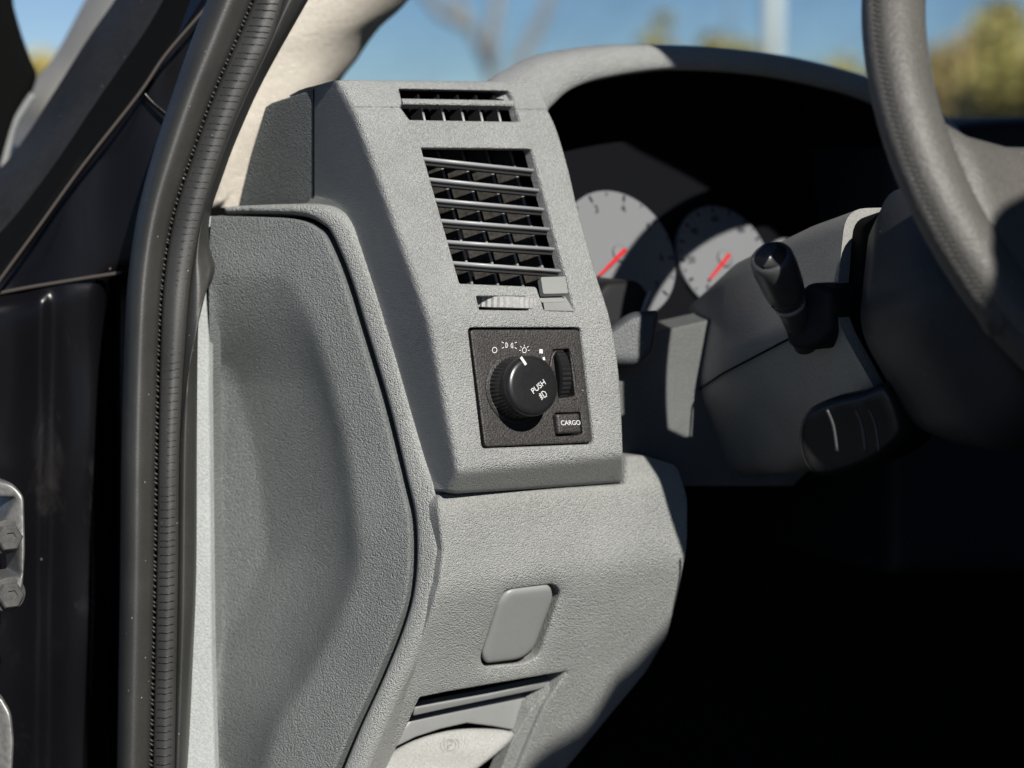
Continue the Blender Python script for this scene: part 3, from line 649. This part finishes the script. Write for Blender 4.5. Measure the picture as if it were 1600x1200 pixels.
# stalk
s0, s1 = P(1243, 535, 1.225), P(1203, 398, 1.19)
ad = unit(s1-s0); a1 = unit(np.cross(ad, X)); a2 = np.cross(ad, a1); LL = np.linalg.norm(s1-s0)
sn = unit(R*.75-X*.25+Z*.6)
tip = P(1204, 400, 1.135); mid = P(1229, 462, 1.16)
def ringed(name, pts, radii, mat, parent, n=40):
    b = B(); b.tube(pts, radii, n); return b.build(name, mat, parent)
d1 = unit(tip-mid)
ringed('stalk', [mid-d1*.045, mid-d1*.012, mid-d1*.003, mid-d1*.002, mid, mid+d1*.003, mid+d1*.010, tip-d1*.010, tip-d1*.003, tip-d1*.001, tip, tip+d1*.0002, tip-d1*.0006],
       [.0074, .0082, .0084, .0088, .0098, .0112, .0121, .0126, .0122, .0114, .0104, .0092, .001], 'stalk', T)
ringed('stalk_ring', [mid-d1*.0085, mid-d1*.0055], [.0091, .0092], 'smooth', T)
b = B()
for k in range(26):
    a_ = 2*math.pi*k/26; u1 = unit(np.cross(d1, [.3, .2, .93])); u2 = np.cross(d1, u1); q_ = math.cos(a_)*u1+math.sin(a_)*u2
    b.tube([mid-d1*.0045+q_*.0092, mid-d1*.001+q_*.0104], .0004, 4)
b.build('stalk_ribs', 'stalk', T)
sheet('stalk_boot', outline([(1215, 478), (1262, 440, 10), (1300, 455, 12), (1300, 520, 14), (1270, 548, 14), (1228, 545, 14)], 8), Plane(P(1255, 500, 1.172), unit(-X*.8+R*.5)), 'black', T, back=X, thick=.03, r=10, rm=.006, step=4, grid=10)
b = B(); b.loft([colsec(1404, 449, 1.202, .048, .045, .072), colsec(1440, 430, 1.18, .046, .042, .066)], True, True); b.build('column_collar', 'void', T)
b = B(); b.loft([colsec(1438, 470, 1.185, .046, .040, .060), colsec(1445, 467, 1.18, .057, .050, .080), colsec(1490, 450, 1.155, .072, .062, .090), colsec(1560, 430, 1.14, .085, .062, .10), colsec(1640, 390, 1.11, .095, .055, .09), colsec(1680, 370, 1.10, .08, .04, .07)], True, True)
sw = part_empty('steering_wheel', WC, T)
hub = b.build('hub_shroud', 'shroud', sw)
pod = sheet('ignition_pod', crom([(1240, 690), (1250, 645), (1290, 622), (1340, 610), (1385, 600), (1412, 660), (1405, 690), (1360, 725), (1290, 748), (1255, 735)], 6, True), Plane(P(1320, 680, 1.15), unit(-X*.75+R*.6-.1*Z)), 'knob', T, back=X-R*.3, thick=.03, r=16, rm=.01, step=5, grid=10)
for xs in (1300, 1345, 1366):  # added raised lines standing in for thin glints on the pod
    b = B(); b.tube([P(x, y, 1.128) for x, y in crom([(xs-8, 640), (xs+2, 665), (xs+8, 705)], 4)], .0009, 6); b.build('pod_glint', 'stalk', pod)

# ---- steering wheel
b = B(); rows = []; seams = []
for k in range(161):
    t_ = 2*math.pi*k/160; d = math.cos(t_)*X+math.sin(t_)*we2; c_ = WC+d*.185; row = []
    for j in range(56):
        s_ = 2*math.pi*j/56; rr = .0161*(1+.06*math.cos(2*s_)); dent = 1-.07*math.exp(-((s_-.33)/.10)**2)
        row.append(c_+rr*dent*(math.cos(s_)*d+math.sin(s_)*wn))
    rows.append(row)
b.loft(rows, True); b.build('rim', 'leather', sw)
for ang, dd_ in ((.33, .0166),):
    b = B(); n_ = 420
    for k in range(n_):
        t_ = 2*math.pi*k/n_; dl = 2*math.pi/n_*.35
        pts = []
        for tt, off in ((t_-dl, -.12), (t_+dl, .12)):
            d = math.cos(tt)*X+math.sin(tt)*we2; s_ = ang+off; pts.append(WC+d*.185+  .0167*(math.cos(s_)*d+math.sin(s_)*wn))
        b.tube(pts, .0003, 5)
    b.build('stitching', 'leather', sw)
# spokes run into the airbag pad
for side in (-1, 1):
    b = B(); rows = []
    for u_, wdt, th, cz in ((.172, .06, .010, 0), (.15, .05, .013, -.004), (.12, .045, .016, -.008), (.06, .045, .02, -.012)):
        c_ = WC+side*u_*X+we2*(-.055)+wn*cz; rows.append([c_+math.copysign(abs(math.cos(q))**.6, math.cos(q))*wdt*we2+math.copysign(abs(math.sin(q))**.8, math.sin(q))*th*wn for q in np.linspace(0, 2*math.pi, 24, endpoint=False)])
    b.loft(rows, True, True); b.build('spoke', 'leather', sw)
b = B(); rows = []
for h, s_ in ((-.05, .8), (-.02, .98), (.005, 1), (.02, .93), (.028, .75), (.031, .3)):
    rows.append([WC-.055*we2+wn*(h-.01)+s_*(math.copysign(abs(math.cos(q))**.7, math.cos(q))*.115*X+math.copysign(abs(math.sin(q))**.7, math.sin(q))*.05*we2) for q in np.linspace(0, 2*math.pi, 48, endpoint=False)])
b.loft(rows, True, True); b.build('airbag_pad', 'navy', sw)

# ---- passenger dash and cabin shell
PD = Plane(car(.9, -.06, 0), fn(.2))
pdt = crom([(1400, 232), (1470, 202), (1530, 191), (1600, 186), (1700, 182), (1900, 180)], 5)+[(1900, 900), (1400, 900)]
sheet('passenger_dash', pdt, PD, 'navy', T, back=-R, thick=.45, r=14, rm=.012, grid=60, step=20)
def quad(name, pts, mat): B().add(pts, [[0, 1, 2, 3]]); b = B(); b.add(pts, [[0, 1, 2, 3]]); return b.build(name, mat, T, False)
def slab(name, c0, c1, mat):
    (l0, r0, z0), (l1, r1, z1) = c0, c1; b = B(); b.box(car((l0+l1)/2, (r0+r1)/2, (z0+z1)/2), X*(l1-l0)/2, R*(r1-r0)/2, Z*(z1-z0)/2); return b.build(name, mat, T, False)
slab('cabin_floor', (-.12, -.5, -.83), (1.6, 2.2, -.8), 'carpet')
slab('firewall', (-.1, -.52, -.8), (1.6, -.5, -.1), 'carpet')
slab('passenger_door', (1.6, -.5, -.8), (1.63, 2.2, .1), 'carpet')
slab('rear_wall', (-.1, 2.2, -.8), (1.6, 2.23, .5), 'carpet')
slab('dash_core', (.02, -.42, -.35), (1.55, -.16, .02), 'carpet')
# roof: unseen, side edge shaped to lay the shadow across hood, wheel and lower panel
edge = crom([(.24, -.12), (.21, 0), (.15, .16), (.116, .25), (.108, .29), (.114, .324), (.17, .385), (.22, .47), (.20, .60), (.12, .70), (.075, .79), (.05, .832), (-.002, .862), (-.024, .888), (-.03, .909), (-.042, .94), (-.055, .962), (-.08, .986), (-.11, 1.019), (-.2, 1.2), (-.2, 2.25)], 8)
edge = [(l+.0375*max(r_+.05, 0), r_) for l, r_ in edge]; top_ = [car(l, r_, .5) for l, r_ in edge]; b = B(); n_ = len(top_)
rg = [car(1.62, r_, .5) for l, r_ in edge]
b.loft([[p+Z*.04 for p in rg], [p+Z*.04 for p in top_], [p+Z*.03-X*.004 for p in top_], [p+Z*.004-X*.002 for p in top_], top_, rg]); autosmooth(b.build('shadow_roof', 'paint', T))
# windshield
b = B(); ws = [car(-.16, -.62, -.02), car(1.62, -.62, -.02), car(1.55, -.12, .5), car(.0, -.12, .5)]; b.add([p for p in ws]+[p-R*.005 for p in ws], [[0, 1, 2, 3], [7, 6, 5, 4], [0, 4, 5, 1], [1, 5, 6, 2], [2, 6, 7, 3], [3, 7, 4, 0]])
b.build('windshield', 'glass', T, False)
# outside the frame, added to keep sky light out: the open door, the closed rear door and the pillar before it
slab('rear_door_blocker', (-.22, 1.3, -.85), (-.17, 2.3, .42), 'paint')
slab('door_sill', (-.2, -.3, -.86), (-.1, 1.3, -.78), 'paint')
# driver seat (outside the frame, behind the wheel; added to block light into the footwell)
b = B(); rows = []
for z_, wd_, th_, rr in ((-.45, .26, .1, 1.12), (-.1, .27, .08, 1.17), (.1, .22, .06, 1.22), (.16, .12, .04, 1.24)):
    rows.append([car(.42+wd_*math.copysign(abs(math.cos(q))**.6, math.cos(q)), rr+th_*math.sin(q), z_) for q in np.linspace(0, 2*math.pi, 32, endpoint=False)])
b.loft(rows, True, True); st_ = b.build('driver_seat', 'darkgrey', T)
b = B(); rows = []
for z_, k_ in ((-.62, .9), (-.6, 1), (-.48, 1), (-.45, .85)):
    rows.append([car(.42+.27*k_*math.copysign(abs(math.cos(q))**.6, math.cos(q)), .9+.26*k_*math.copysign(abs(math.sin(q))**.6, math.sin(q)), z_) for q in np.linspace(0, 2*math.pi, 32, endpoint=False)])
b.loft(rows, True, True); b.build('cushion', 'darkgrey', st_)

# ---- A-pillar trim in pale vinyl
def band(name, left, right, dl, dr, mat, parent, bulge=.01, nu=10, n=10, back=.02, bdir=None, pw=1.):
    """a moulded strip between two edges; dl, dr are distances of the edges"""
    l = resample(crom(left, n), 9, False); r_ = resample(crom(right, n), 9, False); m_ = max(len(l), len(r_))
    def re(p):
        s_ = np.linspace(0, len(p)-1, m_); i = np.clip(s_.astype(int), 0, len(p)-2); return p[i]+(p[i+1]-p[i])*(s_-i)[:, None]
    l, r_ = re(l), re(r_)
    dlv = np.interp(np.linspace(0, 1, m_), np.linspace(0, 1, len(dl)), dl); drv = np.interp(np.linspace(0, 1, m_), np.linspace(0, 1, len(dr)), dr)
    A_, B_ = P(l[:, 0], l[:, 1], dlv), P(r_[:, 0], r_[:, 1], drv); bdir = -R if bdir is None else bdir; rows = [(A_+bdir*back)]
    for u_ in np.linspace(0, 1, nu): rows.append(A_+(B_-A_)*u_-bdir*bulge*math.sin(math.pi*u_)**pw)
    rows.append(B_+bdir*back); b = B(); b.loft([r2.tolist() for r2 in rows]); return b.build(name, mat, parent)
band('pillar_trim', [(455, -20), (410, 60), (380, 130), (350, 240), (336, 300), (330, 345)], [(660, -25), (625, 15), (592, 45), (560, 90), (520, 160), (500, 345)], [1.43, 1.44, 1.46], [1.50, 1.52, 1.56], 'beige', T, .022, 14, back=.04)
# ---- weather seal of the door opening: bulb, channel, ribbed carrier, lip
sb = [(332, -20), (300, 60), (268, 150), (240, 235), (215, 330), (201, 420), (194, 520), (189, 700), (187, 900), (182, 1225)]
s1_ = [(398, -20), (366, 60), (330, 145), (298, 235), (268, 330), (252, 420), (245, 520), (240, 700), (238, 900), (231, 1225)]
s2_ = [(406, -20), (373, 60), (337, 145), (305, 235), (275, 330), (259, 420), (252, 520), (248, 700), (245, 900), (239, 1225)]
s3_ = [(448, -20), (425, 60), (385, 145), (350, 235), (320, 330), (300, 420), (290, 520), (280, 700), (278, 900), (272, 1225)]
s4_ = [(487, -20), (433, 75), (400, 137), (375, 192), (358, 233), (340, 283), (327, 321), (322, 350), (323, 380), (329, 405), (331, 420), (325, 442), (312, 464), (306, 500), (304, 560), (303, 700), (302, 900), (296, 1050), (288, 1225)]
dt = [1.26, 1.25, 1.24, 1.235]
seal = band('door_seal', sb, s1_, [d_+.005 for d_ in dt], [d_-.002 for d_ in dt], 'rubber', T, .012, 16, back=.03, bdir=fw)
band('seal_channel', s1_, s2_, [d_+.006 for d_ in dt], [d_+.006 for d_ in dt], 'void', seal, -.002, 4, back=.02, bdir=fw)
band('seal_carrier', s2_, s3_, [d_ for d_ in dt], [d_ for d_ in dt], 'rubber', seal, .003, 8, back=.02, bdir=fw)
band('seal_lip', s3_, s4_, [d_+.001 for d_ in dt], [d_+.006 for d_ in dt], 'rubber', seal, .006, 12, back=.012, bdir=fw)
def along(a, b_, step):                              # even marks along the mean of two curves
    A_ = resample(crom(a, 10), 3, False); B_ = resample(crom(b_, 10), 3, False); n_ = len(A_); i = np.linspace(0, len(B_)-1, n_).astype(int); B_ = B_[i]
    dc = np.concatenate([[0], np.cumsum(np.linalg.norm(np.diff((A_+B_)/2, axis=0), axis=1))]); rg_ = np.random.RandomState(3); at_ = np.arange(0, dc[-1], step); ks = np.searchsorted(dc, at_+rg_.uniform(-.12, .12, len(at_))*step); ks = ks[ks < n_]
    return [(A_[k], B_[k], k/n_) for k in ks]
b = B()
for a, c_, u_ in along(s2_, s3_, 12):
    D = np.interp(u_, np.linspace(0, 1, 4), dt); p, q = P(*(a+(c_-a)*.15), D-.0022), P(*(a+(c_-a)*.85), D-.0022); mid_ = (p+q)/2-fw*.0018
    b.tube([p, mid_, q], [.0002, .00045, .0002], 6)
b.build('seal_ribs', 'rubber', seal)
b = B()
for a, c_, u_ in along(s1_, s2_, 8):
    D = np.interp(u_, np.linspace(0, 1, 4), dt); p, q = P(*(a+(c_-a)*.15+[0, -2]), D+.001), P(*(a+(c_-a)*.9+[0, 2]), D+.001); b.tube([p, q], .0007, 5)
b.build('seal_stitching', 'rubber', seal)

# ---- black painted body pillar, door frame, hinges, mirror
bp = Plane(P(120, 700, 1.33), unit(R*.85-X*.5+.05*Z))
def bodyrel(x, y):                                   # pressed steps in the sheet metal
    s1 = 1/(1+np.exp(-(x-(78-.01*y))/3)); s2 = 1/(1+np.exp(-(x-(158-.01*y))/3)); s3 = 1/(1+np.exp(-(y-(470-.17*x))/4)); s4 = 1/(1+np.exp(-(x-170)/4))
    return .006*s1*s3+.004*s2*s3-.008*s3+.03*s4*s3+.0015*np.sin(x/21.)+.0012*np.sin(y/47.+x/60)
sheet('body_pillar', [(-60, 500), (0, 440), (70, 350), (160, 225), (235, 125), (330, -20), (420, -20), (330, 180), (250, 380), (235, 1235), (-60, 1235)], bp, 'paint', T, back=-R, thick=.04, r=6, grid=9, step=9, relief=bodyrel)
b = B(); b.tube([P(x, y, 1.30) for x, y in crom([(350, -30), (325, 8), (260, 84), (217, 147), (130, 258), (60, 355), (0, 437), (-30, 480)], 6)], .0012, 8); b.build('drip_rail', 'rail', T)
band('black_cover_band', [(300, -60), (278, -10), (240, 55), (174, 150), (100, 260), (30, 350), (-60, 440)], [(362, -60), (330, -3), (262, 80), (219, 143), (132, 254), (62, 352), (-5, 437), (-40, 480)], [1.345]*3, [1.315]*3, 'void', T, .002, 5, back=.02)  # black band added over the paint to hide its sky reflection
b = B(); b.tube([P(x, y, 1.31) for x, y in crom([(238, 122), (224, 140), (236, 158), (252, 172), (262, 180)], 6)], .0016, 8); b.build('paint_edge', 'paint', T)
b = B(); b.tube([P(x, y, 1.318) for x, y in crom([(-20, 462), (40, 450), (100, 440), (150, 432), (190, 426)], 6)], [.0013]*25, 8); b.build('dusty_highlight', 'rail', T)  # paler tube standing in for a dusty highlight on the paint
band('windshield_molding', [(250, -60), (225, -10), (180, 55), (120, 150), (60, 240), (0, 300), (-40, 340)], [(322, -60), (300, -10), (262, 55), (195, 150), (120, 260), (50, 350), (-40, 450)], [1.42]*3, [1.40]*3, 'trimblack', T, .018, 12, back=.05)
band('fender_edge', [(200, -60), (172, -10), (120, 85), (66, 152), (56, 200), (45, 260)], [(260, -60), (235, -10), (190, 75), (130, 150), (90, 215), (60, 260)], [1.62]*3, [1.60]*3, 'column', T, .006, 8, back=.05)
b = B()
door = part_empty('driver_door', car(-.5, .1, -.2), T)
hd, od = car(-.36, -.02, 0), car(-1.36, .28, 0); dv = (od-hd)/2; dn = unit(np.cross(dv, Z))*.03
b = B(); b.box((hd+od)/2-Z*.42, dv, dn, Z*.45); b.build('door_panel', 'paint', door, False)
mir = sheet('side_mirror', crom([(-60, -60), (20, -40), (32, 10), (45, 55), (58, 90), (68, 115), (62, 140), (48, 165), (35, 190), (22, 235), (5, 290), (-30, 300), (-60, 200)], 5, True), Plane(P(10, 120, 1.55), unit(R-.3*X)), 'void', door, back=-R, thick=.08, r=22, rm=.02, step=5, grid=10)
b = B(); b.tube([P(x, y, 1.56) for x, y in crom([(52, 148), (40, 165), (22, 195), (10, 240), (-5, 300)], 5)], [.003]*21, 8); b.build('mirror_trim', 'smooth', door)
hp = Plane(P(15, 850, 1.24), unit(R*.8-X*.5+.2*Z))
hg = sheet('door_hinge', outline([(-50, 735), (22, 755, 12), (40, 775, 10), (42, 860, 10), (38, 920, 12), (22, 958, 12), (-50, 965)], 6), hp, 'metal', T, [outline([(-40, 778), (24, 778), (6, 812), (-40, 826)], 5), outline([(-40, 862), (10, 866), (28, 838), (32, 900), (-40, 905)], 4)], back=-R, thick=.02, r=7, rh=4, rm=.004, step=4, grid=7)
for (x, y) in ((10, 838), (12, 928)):
    b = B(); c_ = hp.at(x, y); b.lathe(c_, X, Z, R, [(.0105, 0), (.0105, .0015), (.009, .0018)], 28); b.lathe(c_, X, Z, R, [(.0082, .001), (.0082, .0065), (.0072, .0075), (.004, .0075), (.0036, .0062), (.001, .0062)], 6); autosmooth(b.build('bolt', 'metal', hg))
sheet('lower_hinge', outline([(-50, 1082), (5, 1085, 10), (22, 1115, 12), (26, 1160, 8), (22, 1240), (-50, 1240)], 4), hp.shift(-.005), 'metal', T, [], back=-R, thick=.02, r=9, rm=.006, step=4, grid=8)

# render hints
S.render.resolution_x = 1024; S.render.resolution_y = 768
S.cycles.max_bounces = 6; S.cycles.use_denoising = True
print('DEPTHS', [round(float(f(x, y)), 3) for f, x, y in ((Uu, 329, 400), (Uu, 329, 700), (Uu, 329, 1190), (KS, 303, 400), (KS, 303, 700), (KS, 290, 1190), (SD, 490, 230), (E1p, 400, 230), (E1p, 375, 310), (bp, 190, 500), (bp, 0, 900))])
